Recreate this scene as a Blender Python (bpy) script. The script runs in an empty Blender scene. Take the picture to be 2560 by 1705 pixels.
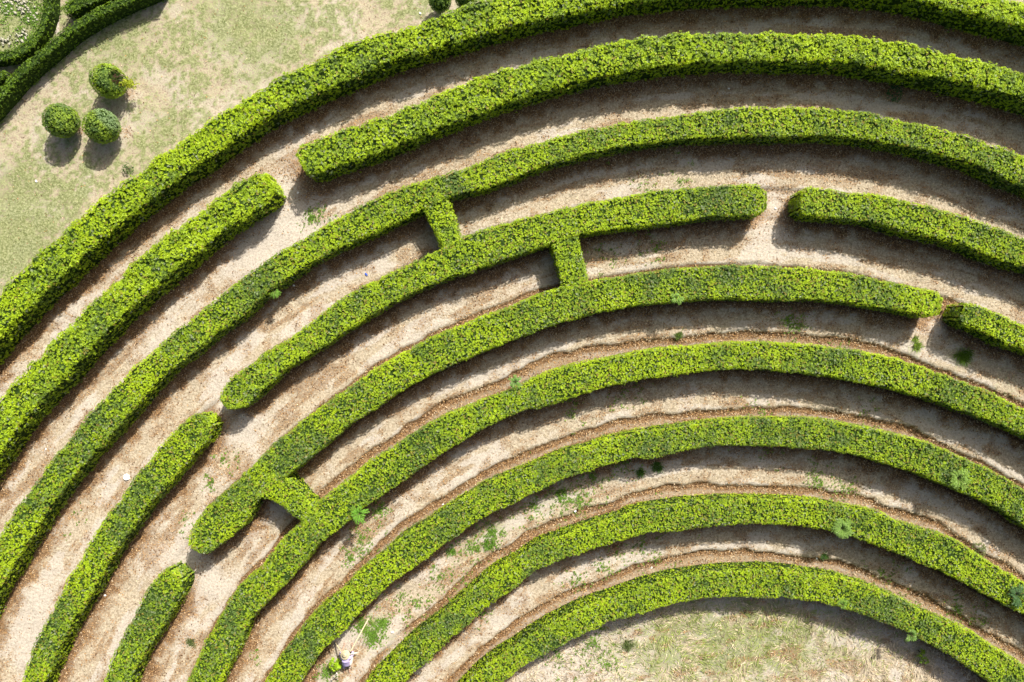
import bpy, math, random
import numpy as np
random.seed(7)
RNG = np.random.default_rng(11)
C = bpy.context.scene.collection
SC = bpy.context.scene
R = math.radians

# ------------------------------------------------------------------ camera, sky, sun, exposure
H = 39.8                                   # flying height of the camera in metres
PPM = 50.0                                 # photograph pixels per metre on the ground
cam_d = bpy.data.cameras.new('camera'); cam = bpy.data.objects.new('camera', cam_d); C.objects.link(cam)
cam.location = (0, 0, H); cam.rotation_euler = (0, 0, 0)
cam_d.sensor_width = 36; cam_d.lens = 36 * H / (2560 / PPM)
cam_d.clip_start = 0.5; cam_d.clip_end = 500
SC.camera = cam
SUN_AZ = R(29)           # from +Y towards +X
SUN_EL = R(44.5)
w = bpy.data.worlds.new('World'); SC.world = w; w.use_nodes = True
nt = w.node_tree; nt.nodes.clear()
sk = nt.nodes.new('ShaderNodeTexSky'); sk.sky_type = 'NISHITA'; sk.sun_disc = False
sk.sun_elevation = SUN_EL; sk.sun_rotation = SUN_AZ; sk.dust_density = 5.0; sk.ozone_density = 0.3; sk.air_density = 0.8
bg = nt.nodes.new('ShaderNodeBackground'); bg.inputs['Strength'].default_value = 0.092
ow = nt.nodes.new('ShaderNodeOutputWorld')
nt.links.new(sk.outputs[0], bg.inputs[0]); nt.links.new(bg.outputs[0], ow.inputs[0])
sd = bpy.data.lights.new('sun', 'SUN'); sd.energy = 5.0; sd.angle = R(1.0); sd.color = (1, 0.955, 0.88)
so = bpy.data.objects.new('sun', sd); C.objects.link(so)
so.rotation_euler = (math.pi / 2 - SUN_EL, 0, -SUN_AZ + math.pi)
so.location = (10, 22, 30)
# aim: lamp's -Z must point away from the sun
from mathutils import Vector
sdir = Vector((math.sin(SUN_AZ) * math.cos(SUN_EL), math.cos(SUN_AZ) * math.cos(SUN_EL), math.sin(SUN_EL)))
so.rotation_euler = sdir.to_track_quat('Z', 'Y').to_euler()
SC.view_settings.view_transform = 'Standard'; SC.view_settings.look = 'None'
SC.view_settings.exposure = 0.55; SC.view_settings.gamma = 1.0
SC.view_settings.use_curve_mapping = False
SC.render.engine = 'CYCLES'

# ------------------------------------------------------------------ helpers
def px(x, y, z=0.0):
    """photograph pixel at height z -> world xy"""
    k = (H - z) / H / PPM
    return np.array([(x - 1280.0) * k, -(y - 852.5) * k])

_T = np.random.default_rng(5).random(4096 * 4)
def _h(ix, iy, iz):
    n = (ix * 73856093) ^ (iy * 19349663) ^ (iz * 83492791)
    return _T[(n ^ (n >> 13)) & 16383]
def vnoise(x, y, z=None):
    x = np.asarray(x, float); y = np.asarray(y, float)
    z = np.zeros_like(x) if z is None else np.asarray(z, float) + np.zeros_like(x)
    fx, fy, fz = np.floor(x), np.floor(y), np.floor(z)
    ix, iy, iz = fx.astype(np.int64), fy.astype(np.int64), fz.astype(np.int64)
    u, v, t = x - fx, y - fy, z - fz
    u = u * u * (3 - 2 * u); v = v * v * (3 - 2 * v); t = t * t * (3 - 2 * t)
    o = 0
    for a in (0, 1):
        for b in (0, 1):
            for c in (0, 1):
                o = o + _h(ix + a, iy + b, iz + c) * (u if a else 1 - u) * (v if b else 1 - v) * (t if c else 1 - t)
    return o
def fbm(x, y, z=None, s=1.0, oc=3):
    o = 0; am = 1; tot = 0
    for i in range(oc):
        o = o + am * vnoise(np.asarray(x) * s + 17.3 * i, np.asarray(y) * s + 9.1 * i, None if z is None else np.asarray(z) * s)
        tot += am; am *= .5; s *= 2.03
    return o / tot
def sstep(a, b, x):
    t = np.clip((x - a) / (b - a), 0, 1); return t * t * (3 - 2 * t)

def mesh_np(name, V, F, col=None, attrs=None, smooth=False):
    """V (n,3), F (m,k) all the same k"""
    me = bpy.data.meshes.new(name)
    V = np.ascontiguousarray(V, np.float32); F = np.ascontiguousarray(F, np.int32)
    k = F.shape[1]
    me.vertices.add(len(V)); me.vertices.foreach_set('co', V.ravel())
    me.loops.add(F.size); me.loops.foreach_set('vertex_index', F.ravel())
    me.polygons.add(len(F))
    me.polygons.foreach_set('loop_start', np.arange(0, F.size, k, dtype=np.int32))
    me.polygons.foreach_set('loop_total', np.full(len(F), k, np.int32))
    me.update(calc_edges=True)
    if smooth: me.polygons.foreach_set('use_smooth', np.ones(len(F), bool))
    if col is not None:
        a = me.color_attributes.new('tint', 'FLOAT_COLOR', 'POINT')
        c4 = np.ones((len(V), 4), np.float32); c4[:, :3] = col
        a.data.foreach_set('color', c4.ravel())
    for n, d in (attrs or {}).items():
        a = me.attributes.new(n, 'FLOAT', 'POINT'); a.data.foreach_set('value', np.ascontiguousarray(d, np.float32).ravel())
    return me
def link(name, me, mat=None, parent=None, loc=None):
    o = bpy.data.objects.new(name, me); C.objects.link(o)
    if mat is not None and len(me.materials) == 0: me.materials.append(mat)
    if parent is not None: o.parent = parent
    if loc is not None: o.location = loc
    return o
def thing(name, label, cat, group=None, loc=(0, 0, 0)):
    o = bpy.data.objects.new(name, None); C.objects.link(o); o.location = loc
    o.empty_display_size = 0.2
    o['label'] = label; o['category'] = cat
    if group: o['group'] = group
    return o
def tag(o, label=None, cat=None, group=None, kind=None):
    if label: o['label'] = label
    if cat: o['category'] = cat
    if group: o['group'] = group
    if kind: o['kind'] = kind
    return o

# ------------------------------------------------------------------ materials
def new_mat(name):
    m = bpy.data.materials.new(name); m.use_nodes = True
    m.node_tree.nodes.clear()
    return m, m.node_tree
def leaf_mat(name, trans=0.40, rough=0.5, spec=0.35, attr='tint'):
    m, t = new_mat(name); N = t.nodes; L = t.links
    at = N.new('ShaderNodeAttribute'); at.attribute_name = attr
    p = N.new('ShaderNodeBsdfPrincipled'); p.inputs['Roughness'].default_value = rough
    p.inputs['Specular IOR Level'].default_value = spec
    tr = N.new('ShaderNodeBsdfTranslucent'); mx = N.new('ShaderNodeMixShader'); mx.inputs[0].default_value = trans
    hs = N.new('ShaderNodeHueSaturation'); hs.inputs['Hue'].default_value = .485; hs.inputs['Saturation'].default_value = 1.15; hs.inputs['Value'].default_value = 1.3
    o = N.new('ShaderNodeOutputMaterial')
    L.new(at.outputs['Color'], p.inputs['Base Color']); L.new(at.outputs['Color'], hs.inputs['Color'])
    L.new(hs.outputs[0], tr.inputs[0]); L.new(p.outputs[0], mx.inputs[1]); L.new(tr.outputs[0], mx.inputs[2]); L.new(mx.outputs[0], o.inputs[0])
    return m
def plain(name, col, rough=.8, var=.25, scale=12, spec=.3):
    m, t = new_mat(name); N = t.nodes; L = t.links
    p = N.new('ShaderNodeBsdfPrincipled'); p.inputs['Roughness'].default_value = rough; p.inputs['Specular IOR Level'].default_value = spec
    tc = N.new('ShaderNodeTexCoord'); no = N.new('ShaderNodeTexNoise'); no.inputs['Scale'].default_value = scale; no.inputs['Detail'].default_value = 4
    rp = N.new('ShaderNodeValToRGB')
    rp.color_ramp.elements[0].position = .3; rp.color_ramp.elements[1].position = .7
    rp.color_ramp.elements[0].color = tuple(c * (1 - var) for c in col) + (1,)
    rp.color_ramp.elements[1].color = tuple(min(1, c * (1 + var)) for c in col) + (1,)
    o = N.new('ShaderNodeOutputMaterial')
    L.new(tc.outputs['Object'], no.inputs[0]); L.new(no.outputs[0], rp.inputs[0]); L.new(rp.outputs[0], p.inputs['Base Color']); L.new(p.outputs[0], o.inputs[0])
    return m
M_LEAF = leaf_mat('hedge_leaf')
M_DRY = leaf_mat('dry_straw', trans=.12, rough=.8, spec=.15)
M_CORE = plain('hedge_inner_branches', (.028, .052, .010), .95, .5, 9, .05)
M_STEM = plain('bark', (.13, .09, .055), .9, .3, 14)
M_BAMBOO = plain('bamboo', (.62, .52, .33), .55, .2, 30)
M_PALEWOOD = plain('pale_peeled_wood', (.72, .66, .55), .6, .15, 30)
M_WHITE = plain('white_paper', (.8, .8, .78), .7, .05, 20)
M_BLUE = plain('blue_plastic', (.05, .13, .6), .4, .1, 20)
M_STONE = plain('pale_stone', (.36, .35, .26), .85, .2, 6)

def ground_mat():
    m, t = new_mat('dry_ground'); N = t.nodes; L = t.links
    def nd(k, **kw):
        n = N.new(k)
        for a, b in kw.items(): setattr(n, a, b)
        return n
    tc = nd('ShaderNodeTexCoord')
    def noise(s, d=5, r=.6, sx=None):
        n = nd('ShaderNodeTexNoise'); n.inputs['Scale'].default_value = s; n.inputs['Detail'].default_value = d; n.inputs['Roughness'].default_value = r
        if sx:
            mp = nd('ShaderNodeMapping'); mp.inputs['Scale'].default_value = sx; mp.inputs['Rotation'].default_value = (0, 0, .5)
            L.new(tc.outputs['Object'], mp.inputs[0]); L.new(mp.outputs[0], n.inputs[0])
        else: L.new(tc.outputs['Object'], n.inputs[0])
        return n.outputs[0]
    def ramp(v, stops):
        r = nd('ShaderNodeValToRGB'); e = r.color_ramp.elements
        while len(e) < len(stops): e.new(.5)
        for i, (p, c) in enumerate(stops): e[i].position = p; e[i].color = (*c, 1)
        L.new(v, r.inputs[0]); return r.outputs[0]
    def mixc(f, a, b):
        n = nd('ShaderNodeMix', data_type='RGBA'); L.new(f, n.inputs[0]); L.new(a, n.inputs[6]); L.new(b, n.inputs[7]); return n.outputs[2]
    def math_(op, a, b=None, clamp=False):
        n = nd('ShaderNodeMath', operation=op); n.use_clamp = clamp
        for i, v in enumerate((a, b)):
            if v is None: continue
            if isinstance(v, (int, float)): n.inputs[i].default_value = v
            else: L.new(v, n.inputs[i])
        return n.outputs[0]
    def attr(nm):
        a = nd('ShaderNodeAttribute'); a.attribute_name = nm; return a.outputs['Fac']
    f1 = noise(9, 8, .75); f2 = noise(1.1, 5, .6); f3 = noise(13, 6, .85); fs = noise(7, 5, .7, (1, .35, 1))
    straw = ramp(f1, [(.28, (.14, .105, .068)), (.42, (.32, .26, .18)), (.55, (.49, .415, .305)), (.70, (.68, .605, .465))])
    soil = ramp(f1, [(.28, (.27, .22, .17)), (.45, (.44, .385, .315)), (.68, (.64, .58, .49))])
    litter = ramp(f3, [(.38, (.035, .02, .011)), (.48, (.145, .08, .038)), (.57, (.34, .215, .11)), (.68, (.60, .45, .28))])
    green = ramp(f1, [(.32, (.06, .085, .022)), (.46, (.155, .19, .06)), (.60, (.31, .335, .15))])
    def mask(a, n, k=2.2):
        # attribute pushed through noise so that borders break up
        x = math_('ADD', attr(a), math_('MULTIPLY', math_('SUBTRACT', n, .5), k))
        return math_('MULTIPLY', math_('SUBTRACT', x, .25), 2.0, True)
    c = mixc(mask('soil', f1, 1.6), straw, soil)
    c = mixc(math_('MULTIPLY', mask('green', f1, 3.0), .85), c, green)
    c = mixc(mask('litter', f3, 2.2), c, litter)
    p = nd('ShaderNodeBsdfPrincipled'); p.inputs['Roughness'].default_value = .95; p.inputs['Specular IOR Level'].default_value = .1
    L.new(c, p.inputs['Base Color'])
    bp = nd('ShaderNodeBump'); bp.inputs['Strength'].default_value = .8; bp.inputs['Distance'].default_value = .05
    L.new(math_('ADD', f1, math_('MULTIPLY', f3, .6)), bp.inputs['Height']); L.new(bp.outputs[0], p.inputs['Normal'])
    o = nd('ShaderNodeOutputMaterial'); L.new(p.outputs[0], o.inputs[0])
    return m
M_GROUND = ground_mat()

# ------------------------------------------------------------------ hedge outlines read off the photograph
# each entry: (tile column, tile row) then points in a 2350x1568 enlargement of that 640x427 tile
def T(*seq):
    out = []
    for c, r, pts in seq:
        for a, b in pts: out.append((c * 640 + a * .27234, (0, 427, 854, 1278)[r] + b * .27234))
    return np.array(out)
CX, CY = 1880.0, 2420.0
RINGS = {}
RINGS['A'] = dict(h=1.92,
 o=T((0,1,[(0,1110),(150,970),(380,730),(600,530),(900,270),(1190,70)]),(0,0,[(1350,1500),(1640,1310),(1920,1100),(2180,940),(2350,840)]),
     (1,0,[(200,700),(430,610),(740,440),(1080,330),(1340,260),(1620,160),(1870,60),(2080,0)]),(2,0,[(300,-150),(1200,-280),(2000,-330)]),(3,0,[(600,-330),(1500,-210),(2350,30)])),
 i=T((0,2,[(0,220),(190,0)]),(0,1,[(250,1500),(480,1250),(800,950),(1080,690),(1420,400),(1700,180),(1980,0)]),(1,0,[(0,1310),(200,1160),(600,980),(1000,800),(1400,640),(1700,560),(2200,410),(2350,370)]),
     (2,0,[(500,260),(1000,160),(1500,100),(2000,70)]),(3,0,[(0,65),(600,60),(1000,100),(1400,180),(1700,270),(2000,340),(2350,430)])))
RINGS['B'] = dict(h=1.95,
 o=T((0,2,[(0,520),(100,400),(210,290),(390,90),(450,0)]),(0,1,[(530,1520),(640,1400),(780,1280),(1000,1060),(1200,880),(1430,650),(1600,540),(1790,410),(1960,280),(2150,110),(2350,10)]),
     (1,0,[(400,1335),(560,1290),(850,1170),(1150,1080),(1240,1030),(1550,920),(1900,770),(2200,650)]),(2,0,[(0,620),(200,560),(480,490),(820,410),(1060,360),(1400,320),(1900,310),(2350,300)]),
     (3,0,[(220,300),(400,330),(640,310),(920,340),(1150,370),(1500,450),(1700,490),(1960,570),(2200,620),(2350,660)])),
 i=T((0,2,[(0,1290),(200,1000),(330,800),(500,600),(650,450),(800,290),(950,120),(1060,0)]),(0,1,[(1140,1500),(1300,1320),(1600,1060),(1800,900),(2000,740),(2150,600),(2350,490)]),
     (1,1,[(600,115),(900,10)]),(1,0,[(1200,1480),(1500,1350),(1900,1190),(2350,1020)]),(2,0,[(400,900),(800,800),(1200,740),(1600,690),(2350,680)]),(3,0,[(0,680),(600,690),(900,740),(1300,810),(1700,890),(2100,1000),(2350,1070)])))
RINGS['C'] = dict(h=1.70,
 o=T((0,3,[(0,230),(80,100),(130,0)]),(0,2,[(250,1400),(370,1200),(500,1050),(620,920),(720,770),(850,640),(1000,480),(1150,310),(1380,110),(1500,0)]),
     (0,1,[(1750,1370),(1960,1190),(2200,1000),(2350,900)]),(1,1,[(230,720),(500,590),(830,390),(1100,250),(1450,120),(1700,30)]),(1,0,[(1850,1560),(2050,1490),(2350,1370)]),
     (2,0,[(300,1290),(780,1170),(1150,1100),(1550,1060),(1900,990),(2350,985)]),(3,0,[(600,1000),(900,1030),(1220,1100),(1550,1180),(1870,1250),(2100,1330),(2350,1420)])),
 i=T((0,3,[(0,1010),(100,740),(250,520),(380,280),(480,130),(560,0)]),(0,2,[(680,1380),(850,1180),(950,1040),(1100,900),(1250,720),(1400,560),(1530,400),(1700,220),(1850,130),(2000,0)]),
     (0,1,[(2200,1420),(2350,1320)]),(1,1,[(200,1120),(450,960),(600,850),(900,710),(1150,600),(1400,490),(1530,420),(1800,290),(2100,220),(2350,130)]),
     (2,0,[(350,1560),(600,1500),(900,1430),(1300,1370),(1800,1330),(2350,1330)]),(3,0,[(400,1320),(700,1340),(1000,1390),(1300,1450),(1600,1530)]),(3,1,[(1750,0),(1900,80),(2100,170),(2350,260)])))
RINGS['D'] = dict(h=1.66,
 o=T((0,3,[(200,1560),(300,1240),(420,1020),(520,820),(620,620),(750,430),(830,260),(950,80)]),(0,2,[(1030,1530),(1120,1400),(1240,1240),(1370,1080),(1450,980),(1560,860),(1680,730),(1770,660),(1880,590),(2030,450),(2080,370),(2200,260),(2350,180)]),
     (1,2,[(60,100),(210,20)]),(1,1,[(290,1550),(500,1390),(740,1200),(900,1100),(1150,970),(1400,860),(1570,770),(1740,690),(1890,610),(2050,540),(2350,460)]),
     (2,1,[(300,390),(600,310),(900,260),(1300,190),(1700,150),(2000,130),(2200,125),(2350,130)]),(3,1,[(270,135),(450,150),(620,180),(900,200),(1200,250),(1400,300),(1700,380),(1900,450),(2100,520),(2350,610)])),
 i=T((0,3,[(530,1560),(560,1480),(640,1320),(700,1140),(780,1000),(880,830),(980,680),(1050,560),(1130,400),(1230,250),(1330,110)]),(0,2,[(1420,1550),(1480,1450),(1580,1360),(1700,1220),(1800,1100),(1900,980),(2000,880),(2170,660),(2260,610),(2350,570)]),
     (1,2,[(100,480),(250,340),(330,250),(500,150),(620,80),(750,0)]),(1,1,[(820,1510),(1000,1400),(1200,1280),(1500,1120),(1800,1000),(2000,950),(2200,870),(2350,820)]),
     (2,1,[(200,750),(350,700),(620,620),(900,580),(1200,540),(1500,510),(1700,470),(2000,455),(2230,455)]),(3,1,[(200,460),(500,480),(850,510),(1100,590),(1400,660),(1600,700),(1900,830),(2100,890),(2350,950)])))
RINGS['E'] = dict(h=1.66,
 o=T((0,3,[(950,1560),(1010,1400),(1070,1240),(1130,1130),(1230,970),(1290,840),(1340,740),(1420,620),(1520,490),(1600,420),(1740,235),(1770,130),(1850,0)]),(0,2,[(1880,1540),(2000,1430),(2150,1300),(2350,1110)]),
     (1,2,[(200,900),(400,750),(640,570),(850,420),(1050,270),(1300,120),(1500,20)]),(1,1,[(1580,1540),(1800,1450),(2050,1340),(2350,1240)]),
     (2,1,[(130,1170),(330,1100),(550,1030),(850,990),(1150,940),(1450,900),(1800,880),(2000,865),(2350,870)]),(3,1,[(300,890),(600,920),(800,940),(1100,1010),(1350,1060),(1580,1115),(1660,1140),(1800,1180),(2000,1260),(2200,1350),(2350,1420)])),
 i=T((0,3,[(1290,1560),(1350,1420),(1400,1290),(1480,1160),(1560,1040),(1650,900),(1740,740),(1800,620),(1900,430),(2050,290),(2200,170),(2350,50)]),
     (1,2,[(80,1430),(380,1170),(500,1080),(720,900),(900,740),(1150,590),(1330,450),(1600,310),(1850,190),(2100,90)]),(2,1,[(0,1550),(150,1500),(350,1420),(600,1350),(900,1280),(1150,1240),(1500,1210),(1800,1190),(2350,1200)]),
     (3,1,[(300,1200),(600,1220),(850,1260),(1100,1300),(1300,1345),(1450,1375),(1600,1410),(1800,1470),(1950,1560)]),(3,2,[(2000,20),(2200,80),(2350,130)])))
RINGS['F'] = dict(h=1.64,
 o=T((0,3,[(1720,1560),(1780,1420),(1860,1250),(1950,1080),(2050,910),(2150,740),(2250,620),(2350,560)]),(1,3,[(130,400),(250,250),(400,120)]),
     (1,2,[(600,1450),(730,1350),(900,1220),(1050,1080),(1280,950),(1500,800),(1700,680),(1900,600),(2150,500),(2350,430)]),
     (2,2,[(230,300),(500,210),(900,130),(1280,60),(1600,40),(1900,10),(2350,5)]),(3,2,[(400,30),(600,50),(900,90),(1200,160),(1500,260),(1800,370),(2100,490),(2350,610)])),
 i=T((0,3,[(2080,1560),(2150,1400),(2230,1260),(2300,1120)]),(1,3,[(0,960),(130,800),(200,730),(330,600),(500,420),(560,330),(650,230),(800,130),(870,70)]),
     (1,2,[(1050,1470),(1200,1390),(1400,1240),(1620,1080),(1850,940),(2050,820),(2300,700)]),(2,2,[(150,620),(300,600),(550,520),(800,430),(1000,390),(1280,330),(1550,300),(1750,270),(2100,250),(2350,260)]),
     (3,2,[(300,290),(600,330),(900,390),(1250,480),(1450,540),(1650,620),(1900,710),(2100,790),(2350,900)])))
RINGS['G'] = dict(h=1.60,
 o=T((1,3,[(90,1560),(200,1360),(300,1240),(450,1030),(600,850),(850,650),(950,530),(1200,320),(1350,170),(1550,60)]),(1,2,[(1650,1550),(1800,1450),(1950,1360),(2150,1240),(2350,1160)]),
     (2,2,[(250,1060),(400,990),(650,920),(950,830),(1200,780),(1500,740),(1800,700),(2350,680)]),(3,2,[(400,690),(650,730),(900,780),(1200,850),(1400,900),(1700,1020),(1900,1110),(2100,1200),(2350,1360)])),
 i=T((1,3,[(420,1560),(500,1430),(600,1290),(700,1190),(830,1090),(950,930),(1100,800),(1200,690),(1400,560),(1600,410),(1800,260),(2000,110),(2200,0)]),
     (2,2,[(0,1500),(250,1370),(450,1270),(650,1200),(900,1130),(1100,1070),(1300,1080),(1500,1020),(1750,970),(2050,950),(2350,960)]),(3,2,[(300,980),(600,1000),(850,1060),(1100,1130),(1300,1180),(1500,1280),(1700,1360),(1950,1470),(2100,1560)]),
     (3,3,[(2200,90),(2350,150)])))
RINGS['H'] = dict(h=1.56,
 o=T((1,3,[(1000,1560),(1120,1400),(1250,1270),(1400,1120),(1550,1000),(1750,850),(2000,620),(2200,450),(2350,380)]),(2,3,[(200,240),(450,150),(700,60),(950,0)]),
     (2,2,[(1050,1500),(1300,1450),(1700,1400),(2100,1390),(2350,1395)]),(3,2,[(400,1420),(700,1480),(1000,1530)]),(3,3,[(1000,20),(1250,90),(1450,150),(1700,250),(1850,350),(2100,500),(2350,650)])),
 i=T((1,3,[(1380,1560),(1450,1480),(1600,1370),(1750,1200),(1950,1050),(2100,900),(2250,790),(2350,730)]),(2,3,[(100,630),(200,560),(400,470),(600,410),(850,320),(1050,250),(1250,200),(1500,190),(1800,140),(2100,120),(2350,120)]),
     (3,3,[(300,140),(600,180),(850,260),(1100,350),(1400,480),(1650,580),(1900,710),(2100,820),(2350,930)])))
RINGS['I'] = dict(h=1.54,
 o=T((1,3,[(1850,1560),(2000,1400),(2200,1240),(2350,1150)]),(2,3,[(200,1010),(400,900),(700,760),(900,700),(1200,590),(1500,520),(1800,480),(2100,465),(2350,460)]),
     (3,3,[(300,500),(600,540),(850,620),(1100,730),(1350,850),(1600,970),(1800,1060),(2000,1190),(2250,1360),(2350,1410)])),
 i=T((2,3,[(0,1510),(100,1420),(250,1350),(450,1240),(700,1110),(950,1000),(1150,960),(1400,880),(1700,810),(1950,790),(2350,800)]),
     (3,3,[(300,815),(450,830),(600,870),(850,940),(1100,1040),(1300,1120),(1500,1230),(1700,1340),(1850,1440),(2020,1560)])))

CW = px(CX, CY)
def unproj(P, h, outward):
    """visible foliage edge -> world xy of the wall: top edge when the wall faces away from the camera foot, else its foot"""
    out = []
    for x, y in P:
        n = np.array([x - CX, y - CY]); n /= np.linalg.norm(n)
        if not outward: n = -n
        d = ((x - 1280) * n[0] + (y - 852.5) * n[1]) / 500.0
        z = h * (0.06 + 0.9 * float(sstep(-.25, .25, np.array(d))))
        out.append(px(x, y, z))
    return np.array(out)
def polar(P):
    d = P - CW; th = np.arctan2(d[:, 1], d[:, 0]); r = np.hypot(d[:, 0], d[:, 1])
    o = np.argsort(th); return th[o], r[o]
TH0, TH1 = R(22), R(168)
GRID_TH = np.linspace(TH0, TH1, 1700)
def smooth1(a, n):
    k = np.hanning(2 * n + 3)[1:-1]; k /= k.sum()
    return np.convolve(np.pad(a, n, mode='edge'), k, 'valid')
def radial(P):
    th, r = polar(P)
    keep = np.concatenate([[True], np.diff(th) > 1e-4]); th, r = th[keep], r[keep]
    # slope-limited extrapolation past both ends
    s0 = (r[min(3, len(r)-1)] - r[0]) / (th[min(3, len(r)-1)] - th[0]); s1 = (r[-1] - r[-4]) / (th[-1] - th[-4])
    s0 = np.clip(s0, -6, 6); s1 = np.clip(s1, -6, 6)
    th = np.concatenate([[th[0] - .35], th, [th[-1] + .35]]); r = np.concatenate([[r[0] - s0 * .12], r, [r[-1] + s1 * .12]])
    g = np.interp(GRID_TH, th, r)
    return smooth1(g, 9)
for k, d in RINGS.items():
    d['ro'] = radial(unproj(d['o'], d['h'], True)); d['ri'] = radial(unproj(d['i'], d['h'], False))
def thpx(x, y, z=0.5):
    p = px(x, y, z) - CW; return math.atan2(p[1], p[0])

# ------------------------------------------------------------------ ground
def near_ring(X, Y):
    d = np.stack([X - CW[0], Y - CW[1]]); th = np.arctan2(d[1], d[0]); r = np.hypot(d[0], d[1])
    return th, r
# ledge distance outside each hedge (m), and strength of the sunlit litter bed
BED = dict(C=(.0, .25), D=(.16, .55), E=(.26, .8), F=(.55, 1.), G=(.45, 1.), H=(.45, .9), I=(.52, .9), B=(0, .4), A=(0, 0))
GAPS = {'A': [], 'B': [(thpx(700,475)-.004, thpx(700,475)+.012)], 'D': [(thpx(552,1022)-.006, thpx(552,1022)+.010), (thpx(1945,505)-.012, thpx(1945,505)+.012)],
        'E': [(thpx(478,1387)-.008, thpx(478,1387)+.010), (thpx(2365,770)-.005, thpx(2365,770)+.005)]}
def ground_fields(X, Y):
    th, r = near_ring(X, Y)
    PXx = X * PPM + 1280; PYy = -Y * PPM + 852.5
    n1 = fbm(X, Y, s=.55, oc=3); n2 = fbm(X + 40, Y, s=1.7, oc=3); n3 = fbm(X, Y + 70, s=4.5, oc=2)
    lit = np.zeros_like(X); z = np.zeros_like(X); rigt = sstep(R(125), R(97), th)
    soil = sstep(.42, .68, n1) * .55 * (1 - .6 * rigt)
    green = np.zeros_like(X)
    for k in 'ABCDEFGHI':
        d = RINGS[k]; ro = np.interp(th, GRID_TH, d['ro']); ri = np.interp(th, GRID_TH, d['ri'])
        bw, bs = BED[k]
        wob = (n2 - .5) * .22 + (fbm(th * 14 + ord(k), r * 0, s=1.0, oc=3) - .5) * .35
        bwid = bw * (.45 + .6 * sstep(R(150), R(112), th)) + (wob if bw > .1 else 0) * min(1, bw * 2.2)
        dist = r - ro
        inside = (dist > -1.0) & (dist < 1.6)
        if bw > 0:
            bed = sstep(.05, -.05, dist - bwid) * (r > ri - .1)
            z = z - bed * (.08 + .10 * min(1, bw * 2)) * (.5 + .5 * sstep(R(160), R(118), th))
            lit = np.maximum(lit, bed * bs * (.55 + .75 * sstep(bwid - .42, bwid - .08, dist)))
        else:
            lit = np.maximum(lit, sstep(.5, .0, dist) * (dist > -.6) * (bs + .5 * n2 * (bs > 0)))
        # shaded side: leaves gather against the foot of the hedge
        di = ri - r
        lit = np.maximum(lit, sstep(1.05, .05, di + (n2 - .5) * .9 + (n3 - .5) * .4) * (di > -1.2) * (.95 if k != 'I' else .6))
    arc = fbm(th * 16, r * 1.9, s=1.0, oc=4); arc2 = fbm(th * 22 + 9, r * 3.1 + 4, s=1.0, oc=4)
    soil = np.maximum(soil, sstep(.50, .66, arc) * .95)
    lit = np.maximum(lit, sstep(.50, .66, arc2) * .55 * (1 - sstep(.5, .66, arc)))
    ringsmask = (r < np.interp(th, GRID_TH, RINGS['A']['ro'])) & (r > np.interp(th, GRID_TH, RINGS['I']['ri']))
    centre = r < np.interp(th, GRID_TH, RINGS['I']['ri'])
    lawn = ~ringsmask & ~centre
    # top-left lawn: worn green and straw patches
    g = np.clip((n1 - .40) * 2.2 + (n2 - .5) * 1.3 + (n3 - .5) * 2.6 + (fbm(X + 3, Y, s=9, oc=1) - .5) * 1.4, 0, 1)
    green = np.where(lawn, np.clip(g * .80 + .27, 0, .95), green)
    for (gx, gy, gr, ga) in [(300,100,90,.5),(620,60,110,.45),(60,600,90,.7),(30,480,70,.6),(560,40,80,.5),(420,350,80,.5),(150,90,60,.2),(700,90,70,.4),(25,640,80,.6),(640,210,60,.3)]:
        q = np.exp(-((PXx-gx)**2 + (PYy-gy)**2) / gr**2); green = np.where(lawn, green + q * ga * (.2 + 1.1 * n3), green)
    soil = np.where(lawn, sstep(.40, .7, fbm(X + 9, Y - 31, s=.9, oc=3)) * .55, soil)
    # distance to A outer: bare strip
    dA = r - np.interp(th, GRID_TH, RINGS['A']['ro'])
    green = np.where(lawn, green * (.35 + .65 * sstep(.2, 1.6, dA)), green)
    # centre lawn
    gc = np.exp(-((PXx-1850)**2/300**2 + (PYy-1600)**2/110**2)) * .95 + np.exp(-((PXx-1640)**2/120**2 + (PYy-1650)**2/90**2)) * .3
    green = np.where(centre, np.clip(gc * (n2 * .9 + n3 * 1.1 - .15) , 0, .8), green)
    soil = np.where(centre & (PXx < 1640), .7, soil)
    lit = np.where(lawn, lit * 0, np.maximum(lit, np.where(centre, 0, .07 + .38 * sstep(.46, .70, fbm(X - 13, Y + 5, s=2.1, oc=4)))))
    # weedy ribbons inside the maze
    for (gx, gy, gr, ga) in [(1560,1150,60,.5),(1400,1240,90,.45),(1230,1330,60,.6),(1180,1370,60,.5),(2395,900,26,1.1),(2290,880,20,.8),(1480,1290,60,.4),(1300,1420,60,.3),
                             (2050,1210,40,.4),(2110,1230,40,.4),(930,1560,35,1.3),(880,1470,40,.4),(900,1345,50,.4),(940,1270,40,.8),(820,1690,40,.7),(1430,1030,40,.3),(960,1610,25,1.2),
                             (1970,800,30,.6),(2140,1560,40,.4),(780,555,20,.5),(1620,640,60,.3),(2540,950,70,.35),(820,1290,10,.3)]:
        q = np.exp(-((PXx-gx)**2 + (PYy-gy)**2) / gr**2); green = np.where(ringsmask, green + q * ga * (1.5 * n3 + .9 * n2 - .75), green)
    # trodden pale earth in the gaps
    for (gx, gy, gr) in [(712,470,45),(730,540,50),(700,600,70),(640,640,60),(1935,510,30),(1925,580,40),(1890,640,40),(560,1010,30),(600,1080,45),(480,1390,30),(520,1450,50),(450,1400,40),(2345,820,28),(80,1640,60),(90,1560,60),(970,1590,50),(860,1590,40)]:
        q = np.exp(-((PXx-gx)**2 + (PYy-gy)**2) / gr**2); soil = soil + q * 1.0; lit = lit * (1 - .85 * q)
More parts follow.
